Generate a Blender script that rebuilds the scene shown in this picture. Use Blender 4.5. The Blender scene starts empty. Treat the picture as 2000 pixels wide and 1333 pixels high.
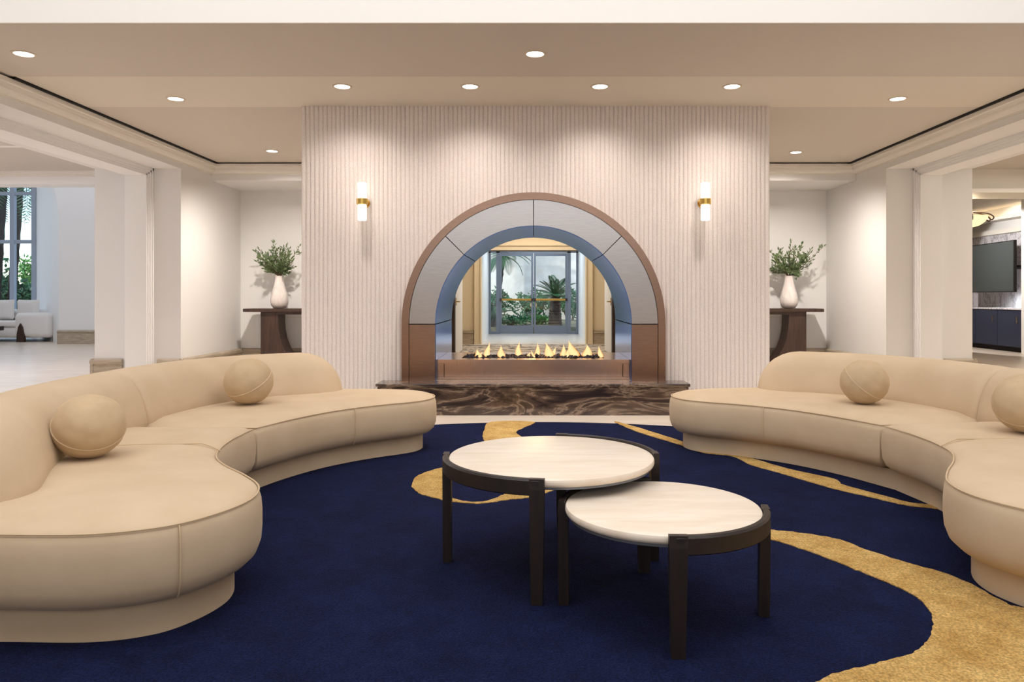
import bpy, bmesh, math, random
from mathutils import Vector, Matrix
random.seed(7)
PI = math.pi
SC = bpy.context.scene
COL = SC.collection

# ------------------------------------------------------------------ camera
cam_d = bpy.data.cameras.new('camera')
cam = bpy.data.objects.new('camera', cam_d); COL.objects.link(cam)
cam.location = (0, 0, 1.1); cam.rotation_euler = (PI/2, 0, 0)
cam_d.sensor_width = 36; cam_d.lens = 1440/2000*36
cam_d.shift_x = -0.021; cam_d.shift_y = -0.04375
cam_d.clip_end = 400
SC.camera = cam
# ------------------------------------------------------------------ colour management
SC.view_settings.view_transform = 'Standard'; SC.view_settings.look = 'None'
SC.view_settings.gamma = 1; SC.view_settings.use_curve_mapping = False
SC.view_settings.exposure = 0.14
SC.cycles.max_bounces = 6; SC.cycles.diffuse_bounces = 4; SC.cycles.glossy_bounces = 3
SC.cycles.transparent_max_bounces = 12
SC.cycles.sample_clamp_indirect = 6
SC.cycles.use_adaptive_sampling = True; SC.cycles.adaptive_threshold = 0.03
# ------------------------------------------------------------------ sky and sun
W = bpy.data.worlds.new('sky'); SC.world = W; W.use_nodes = True
wn = W.node_tree; bg = wn.nodes['Background']
sky = wn.nodes.new('ShaderNodeTexSky'); sky.sky_type = 'NISHITA'
sky.sun_disc = False; sky.sun_elevation = math.radians(48); sky.sun_rotation = math.radians(150)
wn.links.new(sky.outputs[0], bg.inputs[0]); bg.inputs[1].default_value = 0.30
def sun_lamp():
    l = bpy.data.lights.new('sun', 'SUN'); l.energy = 3.4; l.angle = 0.02; l.color = (1, .95, .86)
    o = bpy.data.objects.new('sun', l); COL.objects.link(o)
    o.rotation_euler = (math.radians(46), 0, math.radians(-38))
sun_lamp()
def area(name, loc, target, sx, sy, e, color):
    l = bpy.data.lights.new(name, 'AREA'); l.shape = 'RECTANGLE'; l.size = sx; l.size_y = sy
    l.energy = e; l.color = color
    o = bpy.data.objects.new(name, l); COL.objects.link(o); o.location = loc
    d = Vector(target) - Vector(loc); o.rotation_euler = d.to_track_quat('-Z', 'Y').to_euler()
    return o
# area lamps: added fills above and behind the hall and in rooms; bay-window daylight
area('hall_top_fill', (0, 1.2, 5.45), (0, 1.2, 0), 9, 5.5, 330, (.96, .97, 1))  # added lamp for soft overhead light; the hall roof has no opening
area('hall_rear_fill', (0, -4.6, 3.5), (0, 6, 3.1), 10, 1.9, 75, (.93, .97, 1))  # added lamp for frontal light and metal reflections; the rear wall is closed
area('side_window_light', (-17.2, 19.3, 2.7), (-9, 8, 0.6), 4.2, 4.2, 120, (.75, .86, 1))
area('bay_fill', (-10.5, 14.6, 5.4), (-10.5, 14.6, 0), 6, 3.6, 72, (.82, .88, 1))  # added fill for the bay, no fitting there
area('side_room_fill', (-9, 8.5, 3.05), (-9, 8.5, 0), 4, 5, 190, (.92, .92, 1))  # added fill that brightens the side-room floor
area('lounge_fill', (7.6, 8.4, 2.9), (7.6, 8.4, 0), 2.5, 3, 110, (1, .92, .82))  # added warm fill for the lounge, no fixture behind it
area('corridor_fill', (0, 15.3, 2.85), (0, 15.3, 0), 2.4, 2.4, 60, (1, .90, .76))  # added warm fill for the room behind the arch
area('vestibule_fill', (0, 19.2, 2.75), (0, 19.2, 0), 1.6, 2.4, 50, (.62, .80, 1))  # added bluish fill, also feeds the reflection in the arch soffit

# ------------------------------------------------------------------ helpers
def lin(c):
    return tuple((v/12.92 if v <= .04045 else ((v+.055)/1.055)**2.4) for v in c)
def rgb(r, g, b): return lin((r/255, g/255, b/255))

def mat(name, color, rough=.6, metal=0, var=None, scale=8, stretch=(1, 1, 1), bump=0, bscale=200, sheen=0, spec=.5, coat=0, detail=4, distort=0, nrough=.5, grain=0):
    m = bpy.data.materials.new(name); m.use_nodes = True
    nt = m.node_tree; p = nt.nodes['Principled BSDF']
    p.inputs['Base Color'].default_value = (*color, 1); p.inputs['Roughness'].default_value = rough
    p.inputs['Metallic'].default_value = metal; p.inputs['Specular IOR Level'].default_value = spec
    if sheen:
        p.inputs['Sheen Weight'].default_value = sheen; p.inputs['Sheen Roughness'].default_value = .4
        p.inputs['Sheen Tint'].default_value = (*[min(1, c*1.5+.1) for c in color], 1)
    if coat: p.inputs['Coat Weight'].default_value = coat; p.inputs['Coat Roughness'].default_value = .05
    tc = nt.nodes.new('ShaderNodeTexCoord'); mp = nt.nodes.new('ShaderNodeMapping')
    mp.inputs['Scale'].default_value = stretch
    nt.links.new(tc.outputs['Object'], mp.inputs[0])
    if var:
        n = nt.nodes.new('ShaderNodeTexNoise'); n.inputs['Scale'].default_value = scale
        n.inputs['Detail'].default_value = detail; n.inputs['Roughness'].default_value = nrough; n.inputs['Distortion'].default_value = distort
        nt.links.new(mp.outputs[0], n.inputs['Vector'])
        r = nt.nodes.new('ShaderNodeValToRGB')
        r.color_ramp.elements[0].position = .32; r.color_ramp.elements[1].position = .68
        r.color_ramp.elements[0].color = (*var, 1); r.color_ramp.elements[1].color = (*color, 1)
        nt.links.new(n.outputs['Fac'], r.inputs[0]); nt.links.new(r.outputs[0], p.inputs['Base Color'])
        if grain:      # fine yarn-to-yarn colour variation
            g = nt.nodes.new('ShaderNodeTexNoise'); g.inputs['Scale'].default_value = 130; g.inputs['Detail'].default_value = 2
            nt.links.new(mp.outputs[0], g.inputs['Vector'])
            mr = nt.nodes.new('ShaderNodeMapRange'); mr.inputs[1].default_value = .3; mr.inputs[2].default_value = .7
            mr.inputs[3].default_value = 1-grain; mr.inputs[4].default_value = 1+grain
            vm = nt.nodes.new('ShaderNodeVectorMath'); vm.operation = 'SCALE'
            nt.links.new(g.outputs['Fac'], mr.inputs[0]); nt.links.new(r.outputs[0], vm.inputs[0]); nt.links.new(mr.outputs[0], vm.inputs['Scale'])
            nt.links.new(vm.outputs[0], p.inputs['Base Color'])
    if bump:
        n2 = nt.nodes.new('ShaderNodeTexNoise'); n2.inputs['Scale'].default_value = bscale; n2.inputs['Detail'].default_value = 3
        nt.links.new(mp.outputs[0], n2.inputs['Vector'])
        b = nt.nodes.new('ShaderNodeBump'); b.inputs['Strength'].default_value = bump; b.inputs['Distance'].default_value = .01
        nt.links.new(n2.outputs['Fac'], b.inputs['Height']); nt.links.new(b.outputs[0], p.inputs['Normal'])
    return m

def emis(name, color, strength):
    m = bpy.data.materials.new(name); m.use_nodes = True
    nt = m.node_tree; nt.nodes.remove(nt.nodes['Principled BSDF'])
    e = nt.nodes.new('ShaderNodeEmission'); e.inputs[0].default_value = (*color, 1); e.inputs[1].default_value = strength
    nt.links.new(e.outputs[0], nt.nodes['Material Output'].inputs[0])
    return m

class MB:
    """collects shapes, then links them as one mesh object"""
    def __init__(s): s.v = []; s.f = []
    def add(s, vs, fs):
        k = len(s.v); s.v += [tuple(v) for v in vs]; s.f += [tuple(i+k for i in f) for f in fs]; return s
    def box(s, x0, x1, y0, y1, z0, z1):
        x0, x1 = sorted((x0, x1)); y0, y1 = sorted((y0, y1)); z0, z1 = sorted((z0, z1))
        vs = [(x0,y0,z0),(x1,y0,z0),(x1,y1,z0),(x0,y1,z0),(x0,y0,z1),(x1,y0,z1),(x1,y1,z1),(x0,y1,z1)]
        return s.add(vs, [(0,3,2,1),(4,5,6,7),(0,1,5,4),(1,2,6,5),(2,3,7,6),(3,0,4,7)])
    def rbox(s, x0, x1, y0, y1, z0, z1, r=.02, seg=3):
        bm = bmesh.new(); bmesh.ops.create_cube(bm, size=1)
        x0, x1 = sorted((x0, x1)); y0, y1 = sorted((y0, y1))
        for v in bm.verts:
            v.co = ((x0+x1)/2+v.co.x*(x1-x0), (y0+y1)/2+v.co.y*(y1-y0), (z0+z1)/2+v.co.z*(z1-z0))
        bmesh.ops.bevel(bm, geom=bm.edges[:], offset=r, segments=seg, profile=.5, affect='EDGES')
        bm.verts.index_update()
        s.add([v.co[:] for v in bm.verts], [[v.index for v in f.verts] for f in bm.faces]); bm.free(); return s
    def lathe(s, prof, cx=0, cy=0, seg=32, cap=True):
        n = len(prof); vs = []; fs = []
        for i in range(seg):
            a = 2*PI*i/seg
            vs += [(cx+r*math.cos(a), cy+r*math.sin(a), z) for r, z in prof]
        for i in range(seg):
            j = (i+1) % seg
            for k in range(n-1): fs.append((i*n+k, j*n+k, j*n+k+1, i*n+k+1))
        if cap:
            fs.append(tuple(i*n for i in range(seg))[::-1]); fs.append(tuple(i*n+n-1 for i in range(seg)))
        return s.add(vs, fs)
    def tube(s, pts, r, seg=8, closed=False):
        P = [Vector(p) for p in pts]; n = len(P); vs = []; fs = []
        rad = r if callable(r) else (lambda t: r)
        up = None
        for i in range(n):
            a = P[(i-1) % n] if (closed or i > 0) else P[i]; b = P[(i+1) % n] if (closed or i < n-1) else P[i]
            d = (b-a).normalized() if (b-a).length > 1e-9 else Vector((0, 0, 1))
            if up is None: up = d.orthogonal()
            up = (up - d*up.dot(d)); up = up.normalized() if up.length > 1e-6 else d.orthogonal().normalized()
            q = d.cross(up); rr = rad(i/max(1, n-1))
            vs += [P[i]+up*rr*math.cos(2*PI*k/seg)+q*rr*math.sin(2*PI*k/seg) for k in range(seg)]
        for i in range(n if closed else n-1):
            j = (i+1) % n
            for k in range(seg): fs.append((i*seg+k, i*seg+(k+1) % seg, j*seg+(k+1) % seg, j*seg+k))
        if not closed:
            fs.append(tuple(range(seg))[::-1]); fs.append(tuple((n-1)*seg+k for k in range(seg)))
        return s.add(vs, fs)
    def prism(s, poly, axis, a0, a1):
        """extrude a 2D polygon along an axis"""
        def P(p, a): return {'x': (a, p[0], p[1]), 'y': (p[0], a, p[1]), 'z': (p[0], p[1], a)}[axis]
        n = len(poly)
        vs = [P(p, a0) for p in poly]+[P(p, a1) for p in poly]
        fs = [tuple(range(n))[::-1], tuple(range(n, 2*n))]+[(i, (i+1) % n, n+(i+1) % n, n+i) for i in range(n)]
        return s.add(vs, fs)
    def build(s, name, material, parent=None, smooth=False, local=False, angle=40):
        me = bpy.data.meshes.new(name)
        off = Vector((0, 0, 0))
        if parent is not None and not local:
            q = parent
            while q is not None: off += Vector(q.location); q = q.parent
        me.from_pydata([tuple(Vector(v)-off) for v in s.v], [], s.f)
        bm = bmesh.new(); bm.from_mesh(me); bmesh.ops.recalc_face_normals(bm, faces=bm.faces[:]); bm.to_mesh(me); bm.free()
        if smooth:
            me.polygons.foreach_set('use_smooth', [True]*len(me.polygons)); me.set_sharp_from_angle(angle=math.radians(angle))
        me.materials.append(material)
        o = bpy.data.objects.new(name, me); COL.objects.link(o)
        if parent is not None: o.parent = parent
        return o

def thing(name, label, cat, loc=(0, 0, 0), rz=0, group=None):
    o = bpy.data.objects.new(name, None); COL.objects.link(o); o.location = loc; o.rotation_euler = (0, 0, rz)
    o.empty_display_size = .1
    return tag(o, label, cat, group)
def tag(o, label, cat, group=None):
    o['label'] = label; o['category'] = cat
    if group: o['group'] = group
    return o
def struct(o, label=None, cat=None):
    o['kind'] = 'structure'
    if label: o['label'] = label
    if cat: o['category'] = cat
    return o
def catmull(P, n=8, closed=False):
    out = []; N = len(P)
    for i in range(N if closed else N-1):
        g = (lambda k: P[k % N]) if closed else (lambda k: P[min(max(k, 0), N-1)])
        p0, p1, p2, p3 = g(i-1), g(i), g(i+1), g(i+2)
        for k in range(n):
            t = k/n
            out.append(tuple(.5*((2*b)+(-a+c)*t+(2*a-5*b+4*c-d)*t*t+(-a+3*b-3*c+d)*t**3) for a, b, c, d in zip(p0, p1, p2, p3)))
    if not closed: out.append(tuple(P[-1]))
    return out

# ------------------------------------------------------------------ materials
M = {}
M['paint'] = mat('warm white wall paint', rgb(228, 226, 224), .75, bump=.04, bscale=120)
M['fascia'] = mat('bright white fascia paint', rgb(250, 246, 240), .7)
M['paintw'] = mat('cool white wall paint', rgb(238, 237, 236), .75, bump=.04, bscale=120)
M['ceil'] = mat('ceiling paint', rgb(202, 193, 182), .85)
M['ceil_lit_band'] = mat('ceiling paint with painted light band', rgb(216, 207, 193), .85)  # brightness of the lit ceiling band put into the colour
M['crown'] = mat('cream moulding paint', rgb(231, 226, 217), .6)
M['black'] = mat('black shadow gap', rgb(22, 18, 16), .8)
M['stonebase'] = mat('grey beige stone baseboard', rgb(186, 172, 152), .5, var=rgb(160, 146, 126), scale=6, stretch=(1, 1, 6))
M['floor'] = mat('pale travertine floor', rgb(236, 222, 206), .28, var=rgb(219, 203, 186), scale=3, stretch=(.5, 3, 1), detail=6, bump=.02, bscale=30)
M['flute'] = mat('fluted plaster', rgb(235, 226, 221), .8, var=rgb(223, 212, 206), scale=90, bump=.1, bscale=220)
M['sofa'] = mat('tan velvet', rgb(210, 187, 158), .85, var=rgb(203, 179, 149), scale=5, sheen=.2, bump=.05, bscale=500, spec=.2)
M['sofaseam'] = mat('tan seam piping', rgb(206, 181, 148), .85, sheen=.3, spec=.2)
M['pillow'] = mat('tan pillow fabric', rgb(203, 178, 145), .9, var=rgb(194, 169, 136), scale=14, sheen=.3, bump=.25, bscale=18, spec=.2)
M['navy'] = mat('navy pile', rgb(27, 34, 70), .95, var=rgb(15, 20, 45), scale=4, sheen=.03, bump=.9, bscale=170, spec=.08, detail=12, nrough=.8, grain=.45)
M['gold'] = mat('gold pile', rgb(226, 190, 122), .9, var=rgb(168, 122, 56), scale=5, sheen=.15, bump=1.0, bscale=150, spec=.12, detail=12, nrough=.8, grain=.38)
M['stone'] = mat('cream travertine top', rgb(243, 229, 212), .33, var=rgb(231, 213, 191), scale=4, stretch=(1, 5, 3), detail=7, distort=.6)
M['wood'] = mat('dark walnut', rgb(42, 30, 25), .42, var=rgb(30, 22, 19), scale=6, stretch=(8, 8, .6))
M['wood2'] = mat('dark brown wood', rgb(74, 52, 42), .45, var=rgb(48, 33, 27), scale=7, stretch=(9, 9, .5))
M['plate'] = mat('grey metal plate', rgb(120, 122, 128), .4, metal=.6)
M['steel'] = mat('brushed champagne steel', rgb(188, 184, 183), .26, metal=1, var=rgb(180, 175, 174), scale=10, stretch=(1, 20, 20), detail=5)
M['copper'] = mat('brushed rose bronze', rgb(160, 132, 116), .28, metal=1, var=rgb(150, 121, 105), scale=10, stretch=(1, 20, 20), detail=5)
M['soffitsteel'] = mat('brushed steel with blue reflection tint', rgb(122, 170, 250), .14, metal=1, var=rgb(104, 152, 244), scale=6, stretch=(1, 14, 1), detail=4)  # blue of the reflected daylight put into the metal colour
M['rose'] = mat('polished rose bronze', rgb(226, 194, 176), .22, metal=1, var=rgb(214, 180, 160), scale=8, stretch=(14, 1, 1), detail=5)
M['brass'] = mat('brass', rgb(206, 170, 92), .25, metal=1)
M['white'] = mat('white satin', rgb(240, 238, 234), .5)
M['vase'] = mat('white ceramic with grey veins', rgb(236, 230, 226), .25, var=rgb(218, 207, 204), scale=5, stretch=(2, 2, .8), detail=5, distort=1.5)
M['leaf'] = mat('olive leaf', rgb(124, 142, 98), .5, var=rgb(72, 98, 56), scale=30)
M['leafo'] = mat('garden leaf', rgb(66, 124, 78), .5, var=rgb(28, 78, 52), scale=6)
M['leafp'] = mat('palm leaf', rgb(52, 112, 68), .5, var=rgb(26, 74, 50), scale=6)
M['grass'] = mat('bright groundcover', rgb(128, 176, 92), .6, var=rgb(70, 130, 70), scale=6)
M['bark'] = mat('palm bark', rgb(74, 62, 54), .9, var=rgb(40, 33, 30), scale=20, stretch=(1, 1, 3), bump=.8, bscale=30)
M['twig'] = mat('twig', rgb(92, 74, 56), .8)
M['stonewall'] = mat('garden wall plaster', rgb(236, 232, 222), .9, var=rgb(222, 216, 204), scale=3)
M['soil'] = mat('garden soil', rgb(120, 112, 92), .95, var=rgb(90, 96, 70), scale=8)
M['alu'] = mat('grey blue aluminium', rgb(128, 134, 146), .4, metal=.4)
M['alul'] = mat('pale window frame', rgb(176, 188, 206), .45, metal=.2)
M['upholst'] = mat('white boucle', rgb(236, 232, 228), .95, bump=.3, bscale=150)
M['beige'] = mat('beige wall paint', rgb(232, 216, 186), .75)
M['carpet'] = mat('patterned carpet', rgb(196, 182, 164), .95)
M['navycab'] = mat('navy lacquer', rgb(50, 56, 76), .3)
M['screen'] = mat('dark tv screen', rgb(64, 70, 70), .3)
M['alab'] = emis('glowing alabaster', (1, .72, .34), 1.6)
M['lens'] = emis('lit lens', (1, .93, .82), 9)
M['tubeg'] = emis('lit frosted glass', (1, .94, .86), 2.0)
M['cove'] = emis('cove strip', (1, .78, .5), 3.0)
M['trimring'] = mat('lamp trim', rgb(205, 190, 170), .5)
M['lava'] = mat('dark lava stones', rgb(62, 52, 54), .6, var=rgb(30, 26, 30), scale=30)

def glass_mat():
    m = bpy.data.materials.new('clear glass'); m.use_nodes = True; nt = m.node_tree
    nt.nodes.remove(nt.nodes['Principled BSDF'])
    t = nt.nodes.new('ShaderNodeBsdfTransparent'); t.inputs[0].default_value = (.94, .98, .99, 1)
    g = nt.nodes.new('ShaderNodeBsdfGlossy'); g.inputs['Roughness'].default_value = .02
    mx = nt.nodes.new('ShaderNodeMixShader'); mx.inputs[0].default_value = .06
    nt.links.new(t.outputs[0], mx.inputs[1]); nt.links.new(g.outputs[0], mx.inputs[2])
    nt.links.new(mx.outputs[0], nt.nodes['Material Output'].inputs[0]); return m
M['glass'] = glass_mat()

def marble(name, cols, rough, scale, rot, coat=0, dist=3.0, stretch=(1, 1, 4)):
    m = bpy.data.materials.new(name); m.use_nodes = True; nt = m.node_tree; p = nt.nodes['Principled BSDF']
    p.inputs['Roughness'].default_value = rough
    tc = nt.nodes.new('ShaderNodeTexCoord'); mp = nt.nodes.new('ShaderNodeMapping')
    mp.inputs['Rotation'].default_value = rot; mp.inputs['Scale'].default_value = stretch
    n = nt.nodes.new('ShaderNodeTexNoise'); n.inputs['Scale'].default_value = scale; n.inputs['Detail'].default_value = 9
    n.inputs['Roughness'].default_value = .62; n.inputs['Distortion'].default_value = dist
    r = nt.nodes.new('ShaderNodeValToRGB')
    els = r.color_ramp.elements
    els[0].position, els[0].color = cols[0][0], (*cols[0][1], 1)
    els[1].position, els[1].color = cols[-1][0], (*cols[-1][1], 1)
    for pos, c in cols[1:-1]:
        e = els.new(pos); e.color = (*c, 1)
    nt.links.new(tc.outputs['Object'], mp.inputs[0]); nt.links.new(mp.outputs[0], n.inputs['Vector'])
    nt.links.new(n.outputs['Fac'], r.inputs[0]); nt.links.new(r.outputs[0], p.inputs['Base Color'])
    return m
M['emperador'] = marble('brown veined marble', [(.25, rgb(32, 26, 27)), (.40, rgb(52, 42, 39)), (.47, rgb(92, 74, 62)), (.50, rgb(142, 122, 104)), (.52, rgb(80, 65, 56)), (.60, rgb(44, 35, 34)), (.70, rgb(108, 88, 72)), (.85, rgb(50, 40, 38))], .13, 1.1, (0, math.radians(-38), 0), dist=.9, stretch=(1.2, 1, 5.0))
M['greymarble'] = marble('pale grey marble', [(.3, rgb(200, 198, 204)), (.46, rgb(226, 222, 226)), (.5, rgb(150, 146, 154)), (.54, rgb(224, 220, 224)), (.75, rgb(206, 202, 208))], .12, 1.0, (math.radians(30), 0, 0), stretch=(1, 3, 1))

def carpet_nodes():
    m = M['carpet']; nt = m.node_tree; p = nt.nodes['Principled BSDF']
    tc = nt.nodes.new('ShaderNodeTexCoord'); n = nt.nodes.new('ShaderNodeTexNoise')
    n.inputs['Scale'].default_value = 1.4; n.inputs['Detail'].default_value = 2; n.inputs['Distortion'].default_value = 2.2
    r = nt.nodes.new('ShaderNodeValToRGB'); e = r.color_ramp.elements
    e[0].position = .45; e[0].color = (*rgb(200, 186, 168), 1); e[1].position = .57; e[1].color = (*rgb(190, 174, 156), 1)
    k = e.new(.5); k.color = (*rgb(70, 62, 66), 1); k = e.new(.53); k.color = (*rgb(90, 80, 80), 1)
    nt.links.new(tc.outputs['Object'], n.inputs[0]); nt.links.new(n.outputs[0], r.inputs[0]); nt.links.new(r.outputs[0], p.inputs['Base Color'])
carpet_nodes()
def flame_mat():
    m = bpy.data.materials.new('gas flame'); m.use_nodes = True; nt = m.node_tree
    nt.nodes.remove(nt.nodes['Principled BSDF'])
    lw = nt.nodes.new('ShaderNodeLayerWeight'); lw.inputs[0].default_value = .45
    r = nt.nodes.new('ShaderNodeValToRGB'); e = r.color_ramp.elements
    e[0].position = .05; e[0].color = (1, .74, .36, 1); e[1].position = .7; e[1].color = (1, .34, .07, 1)
    em = nt.nodes.new('ShaderNodeEmission'); em.inputs[1].default_value = 1.1
    tr = nt.nodes.new('ShaderNodeBsdfTransparent'); mx = nt.nodes.new('ShaderNodeMixShader')
    r2 = nt.nodes.new('ShaderNodeMapRange'); r2.inputs[1].default_value = .45; r2.inputs[2].default_value = 1; r2.inputs[3].default_value = 0; r2.inputs[4].default_value = .85
    nt.links.new(lw.outputs['Facing'], r.inputs[0]); nt.links.new(r.outputs[0], em.inputs[0])
    nt.links.new(lw.outputs['Facing'], r2.inputs[0]); nt.links.new(r2.outputs[0], mx.inputs[0])
    nt.links.new(em.outputs[0], mx.inputs[1]); nt.links.new(tr.outputs[0], mx.inputs[2])
    nt.links.new(mx.outputs[0], nt.nodes['Material Output'].inputs[0]); return m
M['flame'] = flame_mat()

# ================================================================== THE SETTING
CH = 2.924                      # low ceiling height
WX = 4.42                       # inner faces of the side walls
PX = 5.50                       # outer faces of the side walls
struct(MB().box(-23, 13, -5.2, 21.6, -.12, 0).build('floor', M['floor']))
struct(MB().box(-70, 70, -40, 90, -.4, -.13).build('ground', M['soil']))
# hall behind and above the camera
struct(MB().box(-7.2, -7, -5.2, 4.93, 0, 5.7).build('wall_hall_left', M['paint']))
struct(MB().box(7, 7.2, -5.2, 4.93, 0, 5.7).build('wall_hall_right', M['paint']))
struct(MB().box(-7.2, 7.2, -5.2, -5.0, 0, 5.7).build('wall_hall_rear', M['paint']))
struct(MB().box(-7.2, 7.2, -5.2, 5.1, 5.7, 5.9).build('ceiling_hall', M['ceil']))
m = MB().box(-22.2, -PX, 4.93, 5.05, 0, 6).box(PX, 12.2, 4.93, 5.05, 0, 6).box(-PX, PX, 4.93, 5.05, CH+.3, 6)
m.box(-7, 7, 4.915, 4.929, CH+.001, 5.7)
struct(m.build('wall_fascia', M['fascia']))
# low ceiling: soffit of the front beam, then the dropped ceiling with a shadow gap round it
struct(MB().box(-PX, PX, 4.93, 6.12, CH, CH+.3).build('ceiling_beam', M['ceil']))
struct(MB().box(-4.30, 4.30, 7.10, 10.10, CH, CH+.06).build('ceiling', M['ceil']))
struct(MB().box(-4.30, 4.30, 6.12, 7.10, CH, CH+.06).build('ceiling_strip', M['ceil_lit_band']))  # paler strip stands in for light on the ceiling
struct(MB().box(-PX, PX, 6.12, 11.4, CH+.06, CH+.3).build('ceiling_slab', M['black']))
for s, side in ((-1, 'left'), (1, 'right')):
    m = MB()
    m.box(s*WX, s*PX, 9.24, 11.35, 0, 2.70)
    m.box(s*WX, s*PX, 5.05, 5.95, 0, 2.70)
    m.box(s*WX, s*PX, 5.05, 11.35, 2.70, 3.22)
    struct(m.build('wall_'+side, M['paint']))
    # frame lining the opening
    m = MB()
    for a, b, d in ((5.07, 4.80, .095), (5.075, 4.785, .075), (5.08, 4.77, .055), (5.085, 4.755, .03)):
        m.box(s*a, s*b, 9.24-d, 9.24, 0, 2.70)
        m.box(s*a, s*b, 5.95, 5.95+d, 0, 2.70)
        m.box(s*a, s*b, 5.95, 9.24, 2.70-d, 2.70)
    struct(m.build('trim_opening_'+side, M['paintw']))
    # crown moulding: along the side wall and across the bulkhead
    prof = [(0, 2.765), (.012, 2.765), (.012, 2.785), (.03, 2.79), (.05, 2.80), (.065, 2.82), (.068, 2.84), (.08, 2.84), (.085, 2.86), (.10, 2.865), (.10, 2.902), (0, 2.902)]
    m = MB().prism([(s*(WX-u), z) for u, z in prof], 'y', 5.05, 10.12)
    struct(m.build('trim_crown_'+side, M['crown']))
    m = MB().prism([(10.12-u, z) for u, z in prof], 'x', s*WX, s*2.0)
    struct(m.build('trim_bulkhead_'+side, M['crown']))
    struct(MB().box(s*4.325, s*4.30, 6.12, 10.1, 2.902, CH+.03).box(s*4.42, s*4.325, 6.12, 10.12, 2.902, 2.94).build('trim_shadow_gap_'+side, M['black']))  # black strip in the recess; the gap's shade is in its colour
    # stone baseboards
    def bb(m, x0, x1, y0, y1, axis, sgn):
        """moulded board: axis = normal axis, sgn = outward direction; x0==x1 or y0==y1 is the wall face"""
        pr = [(0, 0), (.035, 0), (.035, .23), (.028, .235), (.028, .245), (.04, .255), (.046, .275), (.042, .297), (.03, .31), (.012, .318), (0, .318)]
        if axis == 'x': m.prism([(x0+sgn*u, z) for u, z in pr], 'y', y0, y1)
        else: m.prism([(y0+sgn*u, z) for u, z in pr], 'x', x0, x1)
    m = MB()
    bb(m, s*WX, s*WX, 9.20, 11.13, 'x', -s)
    bb(m, s*(WX-.04), s*4.70, 9.24, 9.24, 'y', -1)
    bb(m, s*5.14, s*(PX+.04), 9.24, 9.24, 'y', -1)
    bb(m, s*PX, s*PX, 9.20, 11.35, 'x', s)
    bb(m, s*WX, s*1.6, 11.13, 11.13, 'y', -1)
    struct(m.build('baseboard_'+side, M['stonebase']))
    struct(MB().box(s*WX, s*1.6, 11.13, 11.35, 0, 2.7).build('wall_niche_'+side, M['paintw']))
struct(MB().box(-WX, WX, 10.12, 11.35, 2.69, 3.2).build('wall_bulkhead', M['paint']))

# ---- fluted chimney wall with its arched tunnel
AZ, AR, IR = .836, 1.248, .935          # arch centre height, outer and inner radius
FY, BY = 7.08, 8.36
def fluted():
    m = MB(); xs = []; n = 108; x0, x1 = -2.227, 2.267; w = (x1-x0)/n; sub = 8
    prof = [(k/sub, .013*(abs(math.sin(PI*k/sub))**.55)) for k in range(sub)]
    for i in range(n):
        for t, d in prof: xs.append((x0+(i+t)*w, d))
    xs.append((x1, 0))
    R = AR-.03
    def zb(x): return AZ+math.sqrt(R*R-x*x) if abs(x) < R else 0
    vs = []; fs = []
    for x, d in xs:
        vs += [(x, FY-d, zb(x)), (x, FY-d, CH)]
    for i in range(len(xs)-1):
        fs.append((2*i, 2*i+2, 2*i+3, 2*i+1))
    m.add(vs, fs)
    o = m.build('wall_fluted', M['flute'], smooth=True, angle=60); struct(o)
    b = MB(); vs = []; fs = []; N = 60
    for i in range(N+1):
        x = x0+(x1-x0)*i/N; vs += [(x, BY, zb(x)), (x, BY, CH)]
    for i in range(N): fs.append((2*i, 2*i+2, 2*i+3, 2*i+1))
    b.add(vs, fs); b.add([(x0, FY, 0), (x0, BY, 0), (x0, BY, CH), (x0, FY, CH)], [(0, 1, 2, 3)])
    b.add([(x1, FY, 0), (x1, BY, 0), (x1, BY, CH), (x1, FY, CH)], [(0, 1, 2, 3)])
    struct(b.build('wall_fluted_rear', M['flute']))
fluted()

# ---- left side room with its tall bay window
struct(MB().box(-22.2, -PX, 5.05, 12.0, 3.12, 3.3).build('ceiling_side_room', M['ceil']))
m = MB().box(-22.2, -PX, 12.0, 12.4, 2.93, 6.0)
struct(m.build('wall_side_beam', M['paintw']))
m = MB()
for d, z in ((.0, 3.05), (.06, 3.08), (.12, 3.10)):
    m.box(-22, -PX, 11.94-d, 12.0, z, 3.12); m.box(-PX-.06-d, -PX, 5.05, 12, z, 3.12)
for yy in (7.2, 9.6): m.box(-22, -PX, yy, yy+.12, 3.06, 3.12)
struct(m.build('trim_side_room', M['crown']))
struct(MB().box(-22.2, -PX+.2, 12.4, 20, 5.6, 5.8).build('ceiling_bay', M['paintw']))
struct(MB().box(-22.2, -22, 5.05, 20, 0, 5.8).build('wall_side_room_end', M['paintw']))
struct(MB().box(-PX, -PX+.2, 11.35, 20, 0, 5.8).build('wall_side_room_return', M['paintw']))
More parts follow.
